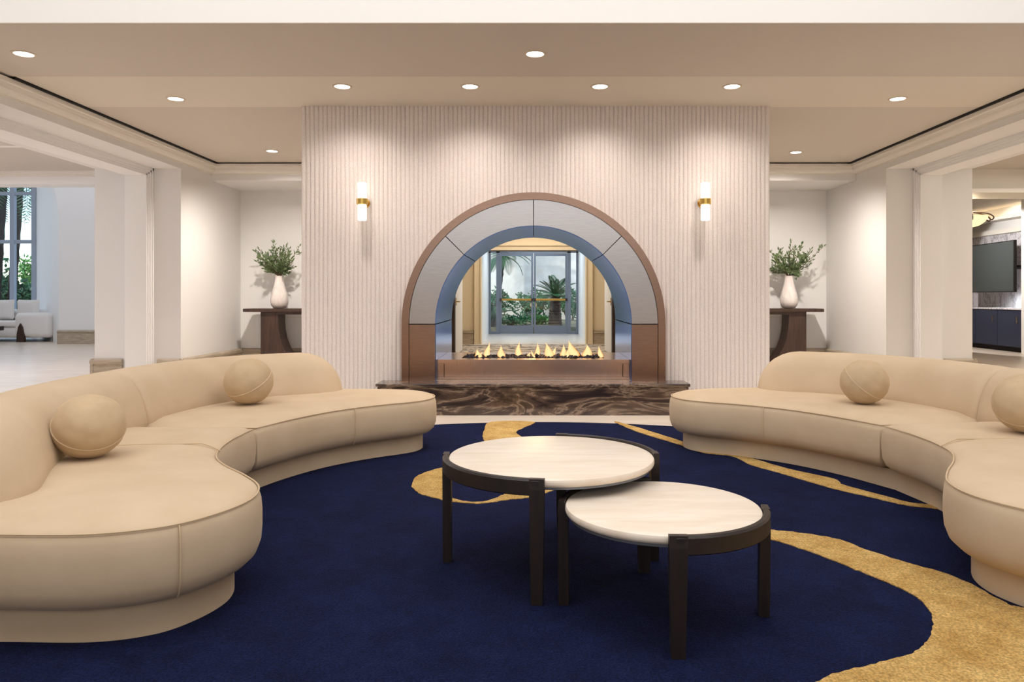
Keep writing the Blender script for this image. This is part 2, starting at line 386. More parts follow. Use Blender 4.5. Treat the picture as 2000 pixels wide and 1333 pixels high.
# bay wall with a curved arch edge and splayed reveal
def bay():
    ed = [(-10.97, 0), (-10.97, 2.86)]
    for k in range(1, 17):
        a = PI/2*k/16; ed.append((-10.97-2.3*(1-math.cos(a)), 2.86+2.5*math.sin(a)))
    poly = ed+[(-13.27, 5.6), (-PX, 5.6), (-PX, 0)]
    struct(MB().prism(poly, 'y', 17.03, 17.25).build('wall_bay', M['paintw']))
    vs = []; fs = []
    ed2 = [(-13.3-(-10.97-x)*1.2, z if z < 2.87 else 4.3+(z-2.86)*.6) for x, z in ed]; ed2[1] = (-13.3, 4.3)
    for (x, z), (x2, z2) in zip(ed, ed2): vs += [(x, 17.1, z), (x2, 19.72, z2)]
    for i in range(len(ed)-1): fs.append((2*i, 2*i+1, 2*i+3, 2*i+2))
    o = MB().add(vs, fs).build('wall_bay_reveal', M['paintw'], smooth=True); struct(o)
    m = MB(); pr = [(0, 0), (.06, 0), (.06, .24), (.05, .25), (.07, .27), (.075, .29), (.05, .31), (0, .318)]
    m.prism([(17.03-u, z) for u, z in pr], 'x', -10.97, -PX)
    struct(m.build('baseboard_bay', M['stonebase']))
    struct(MB().box(-22.2, -13.2, 19.78, 19.98, 5.0, 5.8).box(-22.2, -19.5, 19.78, 19.98, 0, 5.8).box(-13.3, -5.3, 19.78, 19.98, 0, 5.8).build('wall_window_side', M['paintw']))
    w = thing('window_1', 'tall daylit bay window with pale grid frame', 'window', (-16.4, 19.7, 0)); w['kind'] = 'structure'
    xs = [-13.36, -13.94, -15.25, -16.55, -17.85, -19.44]; zs = [.06, 2.56, 3.85, 4.97]
    for x in xs: MB().box(x-.06, x+.06, 19.70, 19.80, 0, 5.0).build('mullion', M['alul'], w)
    for z in zs: MB().box(-19.5, -13.3, 19.71, 19.79, z-.045, z+.045).build('transom', M['alul'], w)
    for i in range(len(xs)-1):
        for j in range(len(zs)-1):
            MB().box(xs[i+1]+.06, xs[i]-.06, 19.745, 19.755, zs[j]+.045, zs[j+1]-.045).build('pane', M['glass'], w)
bay()

# ---- right side lounge
struct(MB().box(PX, 12.2, 5.05, 18.2, 2.98, 3.15).build('ceiling_lounge', M['ceil']))
m = MB().box(PX, 10.6, 10.9, 11.4, 2.66, 2.98).box(PX, 10.6, 10.8, 11.5, 2.62, 2.68).box(PX, 10.6, 12.6, 12.9, 2.80, 2.98)
struct(m.build('trim_lounge_beam', M['crown']))
struct(MB().box(10.0, 10.2, 14.15, 18.2, 0, 2.42).build('wall_marble', M['greymarble']))
struct(MB().box(10.0, 10.2, 14.15, 18.2, 2.42, 2.98).box(PX, 12.2, 18.0, 18.2, 0, 2.98).box(12.0, 12.2, 5.05, 14.0, 0, 2.98).box(PX-.2, PX, 11.35, 18.2, 0, 2.98).build('wall_lounge', M['paint']))
struct(MB().box(9.36, 12.2, 13.9, 14.15, 0, 2.98).build('wall_lounge_pier', M['white']))
struct(MB().box(9.86, 10.0, 14.15, 18, 2.42, 2.52).box(9.7, 10, 14.15, 18, 2.70, 2.74).build('trim_lounge_cornice', M['crown']))
tag(MB().box(9.80, 9.95, 14.2, 17.9, 2.745, 2.765).build('cove_light_strip', M['cove']), 'warm cove light strip on the ledge above the television', 'light')

# ---- corridor, doors and glazed vestibule behind the fireplace
for s, side in ((-1, 'left'), (1, 'right')):
    struct(MB().box(s*1.6, s*1.8, 11.35, 13.4, 0, 2.9).build('wall_corridor_'+side, M['beige']))
    struct(MB().box(s*1.52, s*2.8, 13.4, 13.52, 0, 2.9).build('wall_doorway_'+side, M['beige']))
    struct(MB().box(s*1.43, s*1.52, 13.38, 13.54, 0, 2.4).build('trim_door_jamb_'+side, M['wood2']))
    struct(MB().box(s*2.8, s*3.0, 13.4, 17.1, 0, 2.9).build('wall_lobby_'+side, M['beige']))
    struct(MB().box(s*1.20, s*2.8, 17.0, 17.2, 0, 2.9).build('wall_vestibule_front_'+side, M['beige']))
    m = MB().box(s*1.20, s*1.36, 16.95, 17.0, .0, 2.30).box(s*1.20, s*1.225, 16.92, 16.95, 0, 2.30).box(s*1.33, s*1.36, 16.92, 16.95, 0, 2.30)
    struct(m.build('trim_vestibule_casing_'+side, M['beige']))
    struct(MB().box(s*1.37, s*2.8, 16.96, 17.0, 0, .30).box(s*1.37, s*2.8, 16.94, 17, .25, .30).build('baseboard_lobby_'+side, M['stonebase']))
    struct(MB().prism([(s*1.20, 17.2), (s*1.30, 21.42), (s*1.5, 21.42), (s*1.5, 17.2)], 'z', 0, 2.9).build('wall_vestibule_'+side, M['white']))
m = MB().box(-1.2, 1.2, 17.0, 17.2, 2.16, 2.9).box(-1.36, 1.36, 16.95, 17.0, 2.16, 2.32).box(-1.36, 1.36, 16.92, 16.96, 2.26, 2.31)
struct(m.build('wall_vestibule_header', M['beige']))
struct(MB().box(-1.14, 1.14, 17.0, 17.2, 2.145, 2.16).build('trim_header_painted_shade', M['wood2']))  # dark strip stands in for the shade under the header
struct(MB().box(-3, 3, 11.35, 21.6, 2.9, 3.05).build('ceiling_corridor', M['beige']))
struct(MB().box(-2.8, 2.8, 11.4, 16.9, 0, .004).build('floor_carpet', M['carpet']))
for s, lab in ((-1, 'left'), (1, 'right')):
    t = thing('interior_door', 'white open door on the %s side seen through the fireplace arch' % lab, 'door', (s*1.44, 13.56, 0.006), 0, 'open white doors behind the fireplace')
    MB().box(s*1.44, s*1.485, 13.56, 14.95, .012, 2.36).build('leaf', M['white'], t)
    h = MB().tube([(s*1.44, 13.66, 1.0), (s*1.38, 13.66, 1.0), (s*1.375, 13.78, 1.0)], .012).box(s*1.44, s*1.43, 13.63, 13.69, .93, 1.07).build('handle', M['brass'], t); h['label'] = 'brass lever handle'

def storefront():
    Y = 21.4
    w = thing('window_2', 'grey framed sidelights beside the glazed garden doors', 'window', (0, Y, 0)); w['kind'] = 'structure'
    for x in (-1.29, -1.03, 1.03, 1.29): MB().box(x-.05, x+.05, Y-.04, Y+.06, 0, 2.6).build('mullion', M['alu'], w)
    MB().box(-1.3, 1.3, Y-.04, Y+.06, 2.36, 2.9).build('transom', M['alu'], w)
    for s in (-1, 1):
        MB().box(s*1.08, s*1.24, Y, Y+.01, .08, 2.36).build('pane', M['glass'], w)
        MB().box(s*1.08, s*1.24, Y-.03, Y+.05, 0, .08).build('sill', M['alu'], w)
    for s, lab in ((-1, 'left'), (1, 'right')):
        d = thing('door_1' if s < 0 else 'door_2', 'grey framed %s glass door with brass push bar' % lab, 'door', (s*.5, Y, 0)); d['kind'] = 'structure'
        x0, x1 = s*.012, s*.975
        MB().box(x0, x0+s*.055, Y-.02, Y+.025, .012, 2.35).build('stile', M['alu'], d)
        MB().box(x1, x1-s*.055, Y-.02, Y+.025, .012, 2.35).build('stile', M['alu'], d)
        MB().box(x0+s*.055, x1-s*.055, Y-.02, Y+.025, .012, .25).build('bottom_rail', M['alu'], d)
        MB().box(x0+s*.055, x1-s*.055, Y-.02, Y+.025, 2.27, 2.35).build('top_rail', M['alu'], d)
        MB().box(x0+s*.055, x1-s*.055, Y, Y+.008, .25, 2.27).build('pane', M['glass'], d)
        b = MB().rbox(x0+s*.05, x1-s*.05, Y-.10, Y-.06, .97, 1.03, .01).build('push_bar', M['brass'], d)
        for xx in (x0+s*.03, x1-s*.03): MB().rbox(xx-.035, xx+.035, Y-.10, Y-.02, .96, 1.04, .01).build('end_cap', M['wood2'], d)
storefront()

# ================================================================== FIREPLACE
def arc_section(m, r0, r1, a0, a1, y0, y1, n=24, z_off=AZ, y_in=None):
    """ring sector in the XZ plane, extruded in Y; y_in = front Y at the inner radius (a splay)"""
    if y_in is None: y_in = y0
    vs = []; fs = []
    for i in range(n+1):
        a = a0+(a1-a0)*i/n; c, s_ = math.cos(a), math.sin(a)
        vs += [(r1*c, y0, z_off+r1*s_), (r0*c, y_in, z_off+r0*s_), (r0*c, y1, z_off+r0*s_), (r1*c, y1, z_off+r1*s_)]
    for i in range(n):
        for k in range(4): fs.append((4*i+k, 4*i+(k+1) % 4, 4*i+4+(k+1) % 4, 4*i+4+k))
    fs.append((0, 1, 2, 3)); fs.append((4*n+3, 4*n+2, 4*n+1, 4*n))
    return m.add(vs, fs)
HZ = .2925                                   # hearth top
def fireplace():
    t = thing('fireplace_surround', 'arched brushed metal fireplace surround in the fluted wall', 'fireplace', (0, 7.05, HZ))
    m = MB(); arc_section(m, 1.18, AR, 0, PI, 6.97, 7.12, 64)
    for s in (-1, 1): m.box(s*1.18, s*AR, 6.97, 7.12, HZ, AZ)
    o = m.build('outer_band', M['copper'], t, smooth=True); o['label'] = 'rose bronze edge band'
    g = .0035
    angs = [0, math.radians(45), PI/2, math.radians(135), PI]
    for i in range(4):
        m = MB(); arc_section(m, IR, 1.177, angs[i]+g, angs[i+1]-g, 6.985, 7.10, 24, y_in=6.987)
        m.build('face_panel', M['steel'], t, smooth=True)
        m = MB(); arc_section(m, IR-.004, IR+.02, angs[i]+g, angs[i+1]-g, 7.035, 8.40, 24)
        m.build('soffit_panel', M['soffitsteel'], t, smooth=True)
    for s in (-1, 1):
        vs = [(s*1.177, 6.985, HZ), (s*IR, 6.987, HZ), (s*IR, 7.10, HZ), (s*1.177, 7.10, HZ)]
        vs += [(x, y, AZ-.006) for x, y, z in vs]
        MB().add(vs, [(0, 1, 2, 3), (4, 5, 6, 7), (0, 1, 5, 4), (1, 2, 6, 5), (2, 3, 7, 6), (3, 0, 4, 7)]).build('face_panel', M['copper'], t)  # bronze here carries the brown floor reflection as colour
        MB().box(s*(IR-.004), s*(IR+.02), 7.035, 8.40, HZ, AZ-.006).build('soffit_panel', M['soffitsteel'], t)
    m = MB(); arc_section(m, IR+.02, 1.2, 0, PI, 7.1, 8.36, 48)
    for s in (-1, 1): m.box(s*(IR+.022), s*1.2, 7.1, 8.36, HZ, AZ)
    m.build('backing', M['black'], t)
    m = MB(); arc_section(m, IR, 1.2, 0, PI, 8.365, 8.41, 48)
    for s in (-1, 1): m.box(s*IR, s*1.2, 8.365, 8.41, HZ, AZ)
    m.build('rear_band', M['copper'], t, smooth=True)
    # raised metal burner shelf with a slot for the fire
    f = thing('burner_shelf', 'rose bronze raised box holding the linear gas fire', 'fireplace base', (0, 7.5, HZ))
    XI = IR-.006
    MB().box(-.86, .86, 7.12, 7.135, HZ+.03, .45).build('front_panel', M['rose'], f)
    MB().box(-XI, XI, 7.10, 7.12, HZ, HZ+.028).build('plinth_strip', M['rose'], f)
    MB().box(-XI, XI, 7.135, 8.02, HZ, .44).build('core', M['black'], f)
    for s in (-1, 1): MB().box(s*.865, s*XI, 7.11, 7.135, HZ+.03, .45).build('end_panel', M['rose'], f)
    m = MB().box(-XI, XI, 7.10, 7.27, .452, .489).box(-XI, XI, 7.62, 8.02, .452, .489).box(-XI, -.71, 7.27, 7.62, .452, .489).box(.70, XI, 7.27, 7.62, .452, .489)
    m.build('top_plate', M['rose'], f)
    # gas burner: tray, stones, flames
    b = thing('gas_burner', 'linear gas burner with dark stones and yellow flames', 'fire', (0, 7.44, .446))
    MB().box(-.705, .695, 7.275, 7.615, .446, .462).build('tray', M['black'], b)
    m = MB(); rnd = random.Random(3)
    for i in range(420):
        x = rnd.uniform(-.68, .67); y = rnd.uniform(7.295, 7.595); r = rnd.uniform(.012, .024)
        z = .470+rnd.uniform(0, .028)
        bm = bmesh.new(); bmesh.ops.create_icosphere(bm, subdivisions=1, radius=r)
        mt = Matrix.Rotation(rnd.uniform(0, 6), 3, Vector((rnd.random(), rnd.random(), rnd.random()+.1)))
        for v in bm.verts: v.co = mt @ Vector((v.co.x*1.3, v.co.y, v.co.z*.75))*rnd.uniform(.8, 1.2)
        bm.verts.index_update()
        m.add([(v.co.x+x, v.co.y+y, v.co.z+z) for v in bm.verts], [[v.index for v in q.verts] for q in bm.faces]); bm.free()
    o = m.build('lava_stones', M['lava'], b); o['kind'] = 'stuff'; o['label'] = 'dark lava stones'
    fl = [(-.56, 7.40, .085, .035, 0), (-.53, 7.36, .06, .022, .01), (-.465, 7.46, .15, .032, .012), (-.32, 7.40, .12, .04, -.01), (-.155, 7.46, .155, .034, .01),
          (.005, 7.42, .075, .014, -.03), (.035, 7.46, .145, .030, .012), (.165, 7.42, .145, .048, -.035), (.19, 7.47, .10, .03, .03), (.40, 7.43, .165, .058, -.035), (.345, 7.40, .09, .026, 0),
          (.55, 7.44, .13, .052, -.01), (.675, 7.40, .115, .026, -.02), (.30, 7.5, .13, .03, .01), (-.05, 7.40, .06, .018, .02)]
    for x, y, h, r, lean in fl:
        m = MB(); n = 9; seg = 10; vs = []; fs = []; ph = rnd.uniform(0, 6)
        for i in range(n+1):
            u = i/n; rr = r*max(.03, math.sin(PI*(.16+.84*u**.62))*(1-u)**.25*1.05)
            cx = x+lean*u*u*1.4+.006*math.sin(ph+u*5); cy = y+.006*math.cos(ph+u*4)
            for k in range(seg):
                a = 2*PI*k/seg; vs.append((cx+rr*math.cos(a)*(1+.25*math.sin(3*a+ph)*(1-u)), cy+.6*rr*math.sin(a), .485+h*u))
        for i in range(n):
            for k in range(seg): fs.append((i*seg+k, i*seg+(k+1) % seg, (i+1)*seg+(k+1) % seg, (i+1)*seg+k))
        m.add(vs, fs).build('flame', M['flame'], b, smooth=True, angle=180)
    l = bpy.data.lights.new('fire_glow', 'POINT'); l.energy = 5; l.color = (1, .6, .25); l.shadow_soft_size = .15
    lo = bpy.data.objects.new('fire_glow', l); COL.objects.link(lo); lo.location = (0, 7.44, .68)
    # hearth
    h = thing('stone_hearth', 'long dark brown veined marble hearth under the arch', 'hearth', (0, 6.93, 0))
    MB().rbox(-1.455, 1.445, 6.785, 7.075, HZ-.028, HZ, .006, 2).build('top_slab', M['emperador'], h)
    MB().box(-1.44, 1.43, 6.80, 7.06, 0, HZ-.030).build('front_block', M['emperador'], h)
fireplace()

# ================================================================== RUG
def px(x, y, h=0.0):
    """floor point as measured from the survey of the photograph (metres)"""
    z = (1.1-h)*1440/(y-579); return ((x-1042)/1440*z, z)
def rug():
    t = thing('area_rug', 'large round navy rug with golden ribbon inlays', 'rug', (.05, 3.26, 0))
    P = [(3.12*math.cos(2*PI*k/160)+.05, 3.10*math.sin(2*PI*k/160)+3.26) for k in range(160)]
    MB().prism(P, 'z', .001, .014).build('pile', M['navy'], t)
    def inlay(pts):
        rnd = random.Random(len(pts)); Q = catmull(pts, 6, True)
        Q = [(x+rnd.uniform(-.004, .004), y+rnd.uniform(-.004, .004)) for x, y in Q]
        o = MB().prism(Q, 'z', .010, .0175).build('inlay', M['gold'], t); o['label'] = 'golden ribbon inlay'
    A = [(1440, 1036), (1500, 1042), (1560, 1048), (1640, 1062), (1700, 1085), (1780, 1110), (1850, 1130), (1905, 1154), (1960, 1185), (2000, 1197)]
    A2 = [(1620, 1333), (1680, 1315), (1740, 1300), (1795, 1280), (1815, 1255), (1822, 1225), (1815, 1200), (1790, 1175), (1740, 1150), (1680, 1125), (1620, 1100), (1560, 1078), (1500, 1060), (1440, 1048)]
    inlay([px(*p) for p in A]+[(1.98, 2.42), (2.15, 2.15), (2.1, 1.75), (1.7, 1.5), (1.15, 1.55), (.85, 1.75), (.75, 2.0)]+[px(*p) for p in A2])
    B = [(1200, 827), (1235, 836), (1280, 850), (1330, 866), (1374, 884), (1444, 894), (1539, 921), (1628, 941), (1648, 953), (1713, 971), (1777, 988), (1822, 993),
         (1850, 1002), (1817, 999), (1767, 993), (1703, 978), (1638, 963), (1578, 946), (1529, 931), (1469, 914), (1429, 896), (1374, 889), (1320, 871), (1270, 856), (1230, 842)]
    inlay([px(*p) for p in B])
    C = [(960, 828), (1042, 828), (1020, 841), (1009, 850), (1040, 870), (1090, 905), (1110, 930), (1087, 959), (1057, 972), (1027, 979), (997, 982), (964, 987), (930, 990), (877, 985), (840, 976), (818, 969), (804, 953), (818, 934), (860, 920),
         (900, 918), (890, 936), (874, 950), (875, 974), (905, 985), (945, 986), (975, 976), (994, 967), (1001, 957), (1020, 930), (1000, 905), (960, 880), (944, 862), (946, 845)]
    inlay([px(*p) for p in C])
rug()

# ================================================================== SOFAS
YS = 1440/1360
OUT_FAR = [(-1.497,3.78),(-1.40,4.06),(-1.272,4.305),(-1.14,4.47),(-.989,4.607),(-.83,4.72),(-.73,4.83),(-.69,4.98),(-.73,5.13),(-.87,5.24),(-1.1,5.29),(-1.4,5.30),(-1.7,5.22),(-2.0,5.07),(-2.25,4.83),(-2.40,4.5),(-2.47,4.15),(-2.49,3.8)]
OUT_NEAR = [(-2.49,3.8),(-2.48,3.45),(-2.42,3.05),(-2.33,2.7),(-2.22,2.42),(-2.05,2.2),(-1.84,2.1),(-1.61,2.085),(-1.367,2.085),(-1.2,2.13),(-1.09,2.21),(-1.01,2.35),(-.985,2.5),(-1.03,2.66),(-1.15,2.82),(-1.30,2.98),(-1.41,3.14),(-1.47,3.33),(-1.50,3.55),(-1.497,3.78)]
BACK = [(-1.86,2.23),(-1.95,2.42),(-2.11,2.72),(-2.23,3.03),(-2.295,3.4),(-2.31,3.8),(-2.29,4.15),(-2.22,4.45),(-2.08,4.72),(-1.88,4.93),(-1.64,5.06),(-1.40,5.11)]
def inset(P, d):
    n = len(P); out = []
    for i in range(n):
        a, b, c = Vector(P[i-1]), Vector(P[i]), Vector(P[(i+1) % n])
        e1 = (b-a).normalized(); e2 = (c-b).normalized()
        n1 = Vector((-e1.y, e1.x)); n2 = Vector((-e2.y, e2.x))
        k = max(.35, 1+n1.dot(n2))
        out.append(b+(n1+n2)/k*d)
    return [tuple(p) for p in out]
def ccw(P):
    A = sum(P[i-1][0]*P[i][1]-P[i][0]*P[i-1][1] for i in range(len(P)))
    return P if A > 0 else P[::-1]
def sparse(C, d):
    """drop the samples nearer than d to both ends (keeps mitred insets clean)"""
    a, b = Vector(C[0]), Vector(C[-1])
    return [C[0]]+[p for p in C[1:-1] if (Vector(p)-a).length > d and (Vector(p)-b).length > d]+[C[-1]]
RINGS = [(.14, .124), (.085, .126), (.045, .137), (.018, .162), (.004, .20), (0, .25), (0, .30), (.004, .345), (.012, .368), (.022, .380), (.04, .391), (.075, .402), (.125, .411), (.18, .416)]
def ring_body(m, P, rings):
    P = ccw(P); n = len(P); vs = []; fs = []
    for d, z in rings: vs += [(x, y, z) for x, y in inset(P, d)]
    for k in range(len(rings)-1):
        for i in range(n): fs.append((k*n+i, k*n+(i+1) % n, (k+1)*n+(i+1) % n, (k+1)*n+i))
    fs.append(tuple(range(n))[::-1]); K = (len(rings)-1)*n; fs.append(tuple(range(K, K+n)))
    return m.add(vs, fs)
BPROF = [(.17, .30), (.205, .40), (.195, .46), (.175, .53), (.15, .59), (.115, .64), (.07, .672), (.02, .688), (-.03, .69), (-.08, .681), (-.125, .655), (-.155, .61), (-.172, .54), (-.18, .45), (-.18, .34), (-.175, .24), (-.15, .17)]
def back_body(m, C, flip, r0, r1):
    """sweep of the backrest section along the plan curve C with rounded ends of radius r0 and r1"""
    V = [Vector(p) for p in C]; L = [0]
    for i in range(1, len(V)): L.append(L[-1]+(V[i]-V[i-1]).length)
    T = L[-1]; st = []
    for k in range(9): st.append(r0*(1-math.cos(PI/2*k/8)))
    for k in range(1, 40): st.append(r0+(T-r0-r1)*k/40)
    for k in range(9): st.append(T-r1+r1*math.sin(PI/2*k/8))
    n = len(BPROF); vs = []; fs = []
    for s in st:
        i = max(j for j in range(len(L)) if L[j] <= s+1e-9); i = min(i, len(V)-2)
        u = (s-L[i])/(L[i+1]-L[i]); p = V[i].lerp(V[i+1], u)
        g = lambda j: (V[min(j+1, len(V)-1)]-V[max(j-1, 0)]).normalized()
        d = g(i).lerp(g(i+1), u).normalized(); nr = Vector((d.y, -d.x))*(-1 if flip else 1)
        e = min(s/r0, (T-s)/r1, 1.0); f = math.sqrt(max(0, 1-(1-e)**2))
        big = (r0 if s < T/2 else r1) > .1
        fu = max(.03, f) if big else .84+.16*f
        fh = (.10+.90*f) if big else .93+.07*f
        vs += [(p.x+nr.x*a*fu, p.y+nr.y*a*fu, (z if z < .34 else .34+(z-.34)*fh)) for a, z in BPROF]
    ns = len(st)
    for k in range(ns-1):
        for i in range(n): fs.append((k*n+i, k*n+(i+1) % n, (k+1)*n+(i+1) % n, (k+1)*n+i))
    fs.append(tuple(range(n))); fs.append(tuple((ns-1)*n+i for i in range(n))[::-1])
    return m.add(vs, fs)
def sofa(label, T, flip, base):
    t = thing('curved_sofa', label, 'sofa', (*base, 0), 0, 'curved tan sofas by the fireplace')
    tr = lambda Q: [T(x, y*YS) for x, y in Q]
    far = sparse(catmull(OUT_FAR, 6), .21); near = sparse(catmull(OUT_NEAR, 6), .21)
    for P in (far, near):
        P2 = tr(P)
        # tiny gap between the two units
        o = ring_body(MB(), inset(ccw(P2), .007), RINGS).build('seat', M['sofa'], t, smooth=True, angle=55)
        pp = inset(ccw(P2), .0195)
        MB().tube([(x, y, .3790) for x, y in pp], .0034, 6, closed=True).build('piping', M['sofaseam'], o, smooth=True)
    whole = far[:-1]+near[:-1]
    wp = inset(ccw(tr(whole)), .105)
    MB().prism(wp, 'z', .0145, .1238).build('plinth', M['sofa'], t, smooth=True, angle=50)
    C = catmull(BACK, 10); ks = min(range(len(C)), key=lambda i: abs(C[i][1]-3.84))
    back_body(MB(), tr(C[ks:]), flip, .06, .30).build('backrest', M['sofa'], t, smooth=True, angle=60)
    back_body(MB(), tr(C[:ks+1]), flip, .20, .06).build('backrest', M['sofa'], t, smooth=True, angle=60)
    # stitched seams running over the cushions
    def over(pt, nrm):
        p = Vector(T(pt[0], pt[1]*YS)); q = Vector(T(pt[0]+nrm[0]*.01, (pt[1]+nrm[1]*.01)*YS)); d = (q-p).normalized()
        return [(p.x-d.x*(o_-.003), p.y-d.y*(o_-.003), z) for o_, z in RINGS[2:10]]
    for pt, nr in (((-1.14, 4.47), (.62, -.78)), ((-1.112, 2.192), (.62, -.78))):
        MB().tube(over(pt, nr), .0028, 5).build('stitch_seam', M['sofaseam'], t, smooth=True)
    ln = catmull([(-1.455, 3.24), (-1.52, 3.235), (-1.64, 3.22), (-1.80, 3.21), (-2.0, 3.16)], 6)
    MB().tube([(*T(x, y*YS), min(.4165, .380+.5*abs(x+1.455)-.9*(x+1.455)**2) if x > -1.6 else .4165) for x, y in ln], .003, 5).build('stitch_seam', M['sofaseam'], t, smooth=True)
    return t
sofa('curved tan velvet sofa at the left with a big rounded near end', lambda x, y: (x, y), False, (-1.6, 4.0))
th = math.radians(6.4); cs, sn = math.cos(th), math.sin(th); tipL = (.70, 5.03*YS); tipR = (.985, 5.33)
def TR(x, y):
    dx, dy = -x-tipL[0], y-tipL[1]
    return (tipR[0]+dx*cs-dy*sn, tipR[1]+dx*sn+dy*cs)
sofa('curved tan velvet sofa at the right, nearer the television side', TR, True, (2.2, 4.0))

def pillow(label, x, y, r, tilt):
    t = thing('ball_pillow', label, 'pillow', (x, y, .417), 0, 'round ball pillows on the sofas')
    bm = bmesh.new(); bmesh.ops.create_uvsphere(bm, u_segments=40, v_segments=24, radius=r)
    rnd = random.Random(int(x*100)); R = Matrix.Rotation(tilt, 3, 'Y') @ Matrix.Rotation(.5, 3, 'X')
    ph = [rnd.uniform(0, 6) for _ in range(4)]
    for v in bm.verts:
        c = v.co.normalized(); az = math.atan2(c.y, c.x)
        k = 1+.012*math.sin(3*az+ph[0])*c.z+.008*math.sin(5*c.z*3+ph[1]+az)-.022*math.exp(-(c.z/.09)**2)*(.6+.4*math.sin(9*az+ph[2]))
        v.co = R @ (c*r*k); v.co.z *= .97
    zmin = min(v.co.z for v in bm.verts)
    for v in bm.verts: v.co.z -= zmin
    bm.verts.index_update()
    o = MB().add([v.co[:] for v in bm.verts], [[v.index for v in f.verts] for f in bm.faces]).build('cover', M['pillow'], t, smooth=True, local=True, angle=180)
    bm.free()
    ring = []
    for k in range(48):
        a = 2*PI*k/48; q = R @ Vector((math.cos(a)*r*.99, math.sin(a)*r*.99, 0)); ring.append((q.x, q.y, q.z*.97-zmin))
    MB().tube(ring, .0035, 6, closed=True).build('seam', M['sofaseam'], t, smooth=True, local=True)
pillow('tan ball pillow on the big near end of the left sofa', -1.88, 3.12, .139, .5)
pillow('tan ball pillow against the far backrest of the left sofa', -1.80, 4.66, .150, -.35)
pillow('tan ball pillow on the far seat of the right sofa', 2.10, 4.68, .145, .6)
pillow('tan ball pillow on the right sofa, cut by the picture edge', 2.46, 3.68, .150, -.6)

# ================================================================== COFFEE TABLES
def coffee_table(label, cx, cy, R, H, legs, bands, lw):
    t = thing('coffee_table', label, 'coffee table', (cx, cy, .0145), 0, 'nested round coffee tables')
    th_ = .028
    m = MB().lathe([(R-.008, H-th_), (R-.002, H-th_+.005), (R, H-th_+.010), (R, H-.008), (R-.003, H-.002), (R-.010, H)], cx, cy, 96)
    m.build('stone_top', M['stone'], t, smooth=True, angle=30)
    MB().lathe([(R-.03, H-th_-.012), (R-.012, H-th_-.010), (R-.012, H-th_-.0005), (R-.03, H-th_-.0005)], cx, cy, 64).build('support_plate', M['plate'], t, smooth=True)
    for a0, a1 in bands:
        m = MB(); n = 28; vs = []; fs = []
        r0, r1 = R+.001, R+.024
        pr = [(r0, H-.052), (r1-.004, H-.052), (r1, H-.048), (r1, H+.000), (r1-.005, H+.007), (r0+.004, H+.008), (r0, H+.004)]
        K = len(pr)
        for i in range(n+1):
            a = math.radians(a0+(a1-a0)*i/n)
            vs += [(cx+r*math.cos(a), cy+r*math.sin(a), z) for r, z in pr]
        for i in range(n):
            for k in range(K): fs.append((i*K+k, i*K+(k+1) % K, (i+1)*K+(k+1) % K, (i+1)*K+k))
        fs.append(tuple(range(K))); fs.append(tuple(n*K+k for k in range(K))[::-1])
        m.add(vs, fs).build('rim_band', M['wood'], t, smooth=True, angle=35)
    for a in legs:
        a = math.radians(a); er = Vector((math.cos(a), math.sin(a), 0)); et = Vector((-er.y, er.x, 0)); c = Vector((cx, cy, 0))
        vs = []
        for z, ri, ro, w in ((.0145, R-.012, R+.022, lw*.78), (.06, R-.012, R+.023, lw*.82), (H-.07, R-.010, R+.0245, lw), (H-.03, R+.0005, R+.0245, lw*1.04), (H+.008, R+.0005, R+.0225, lw*1.04)):
            for r, q in ((ri, -1), (ro, -1), (ro, 1), (ri, 1)):
                p = c+er*r+et*q*w/2; vs.append((p.x, p.y, z))
        fs = [(0, 3, 2, 1), (16, 17, 18, 19)]
        for k in range(4):
            for i in range(4): fs.append((4*k+i, 4*k+(i+1) % 4, 4*k+4+(i+1) % 4, 4*k+4+i))
        MB().add(vs, fs).build('leg', M['wood'], t)
coffee_table('taller and larger round coffee table with cream stone top', .072, 3.02, .418, .45, (180, 262, 2, 82), ((179, 263), (1, 83)), .052)
coffee_table('lower and smaller round coffee table tucked under the larger one', .446, 2.56, .336, .375, (172, 92, -92, -8), ((-93, -7), (91, 173)), .054)

# ================================================================== CONSOLES, VASES, BRANCHES
def console(s, label):
    t = thing('console_table', label, 'console table', (s*3.4, 10.85, 0), 0, 'dark wood consoles in the niches')
    MB().rbox(s*4.20, s*2.6, 10.65, 11.05, .872, .92, .004, 1).build('top', M['wood2'], t)
    MB().box(s*3.70, s*3.1, 10.68, 11.02, .835, .8715).build('apron', M['wood2'], t)
    for q in (0, 1):
        f = lambda x: x if q == 0 else -6.8-x
        poly = [(-3.96, 0), (-3.96, .8715), (-3.705, .8715), (-3.705, .72), (-3.695, .60), (-3.67, .47), (-3.62, .34), (-3.56, .24), (-3.48, .16), (-3.402, .12), (-3.402, 0)]
        MB().prism([(-s*f(x), z) for x, z in poly], 'y', 10.70, 11.0).build('leg', M['wood2'], t)
console(-1, 'dark wood console with curved leg in the left niche'); console(1, 'dark wood console with curved leg in the right niche')
def vase(s, label, x):
    prof = [(.055, .9215), (.085, .93), (.115, .965), (.128, 1.02), (.124, 1.08), (.108, 1.15), (.088, 1.22), (.070, 1.29), (.060, 1.35), (.058, 1.39), (.063, 1.40), (.057, 1.40), (.052, 1.385), (.052, 1.3)]
    o = MB().lathe(prof, x, 10.85, 40).build('vase', M['vase'], None, smooth=True)
    o.location = (0, 0, 0); tag(o, label, 'vase', 'white vases on the consoles')
vase(-1, 'white teardrop vase on the left console', -3.74); vase(1, 'white teardrop vase on the right console', 3.76)
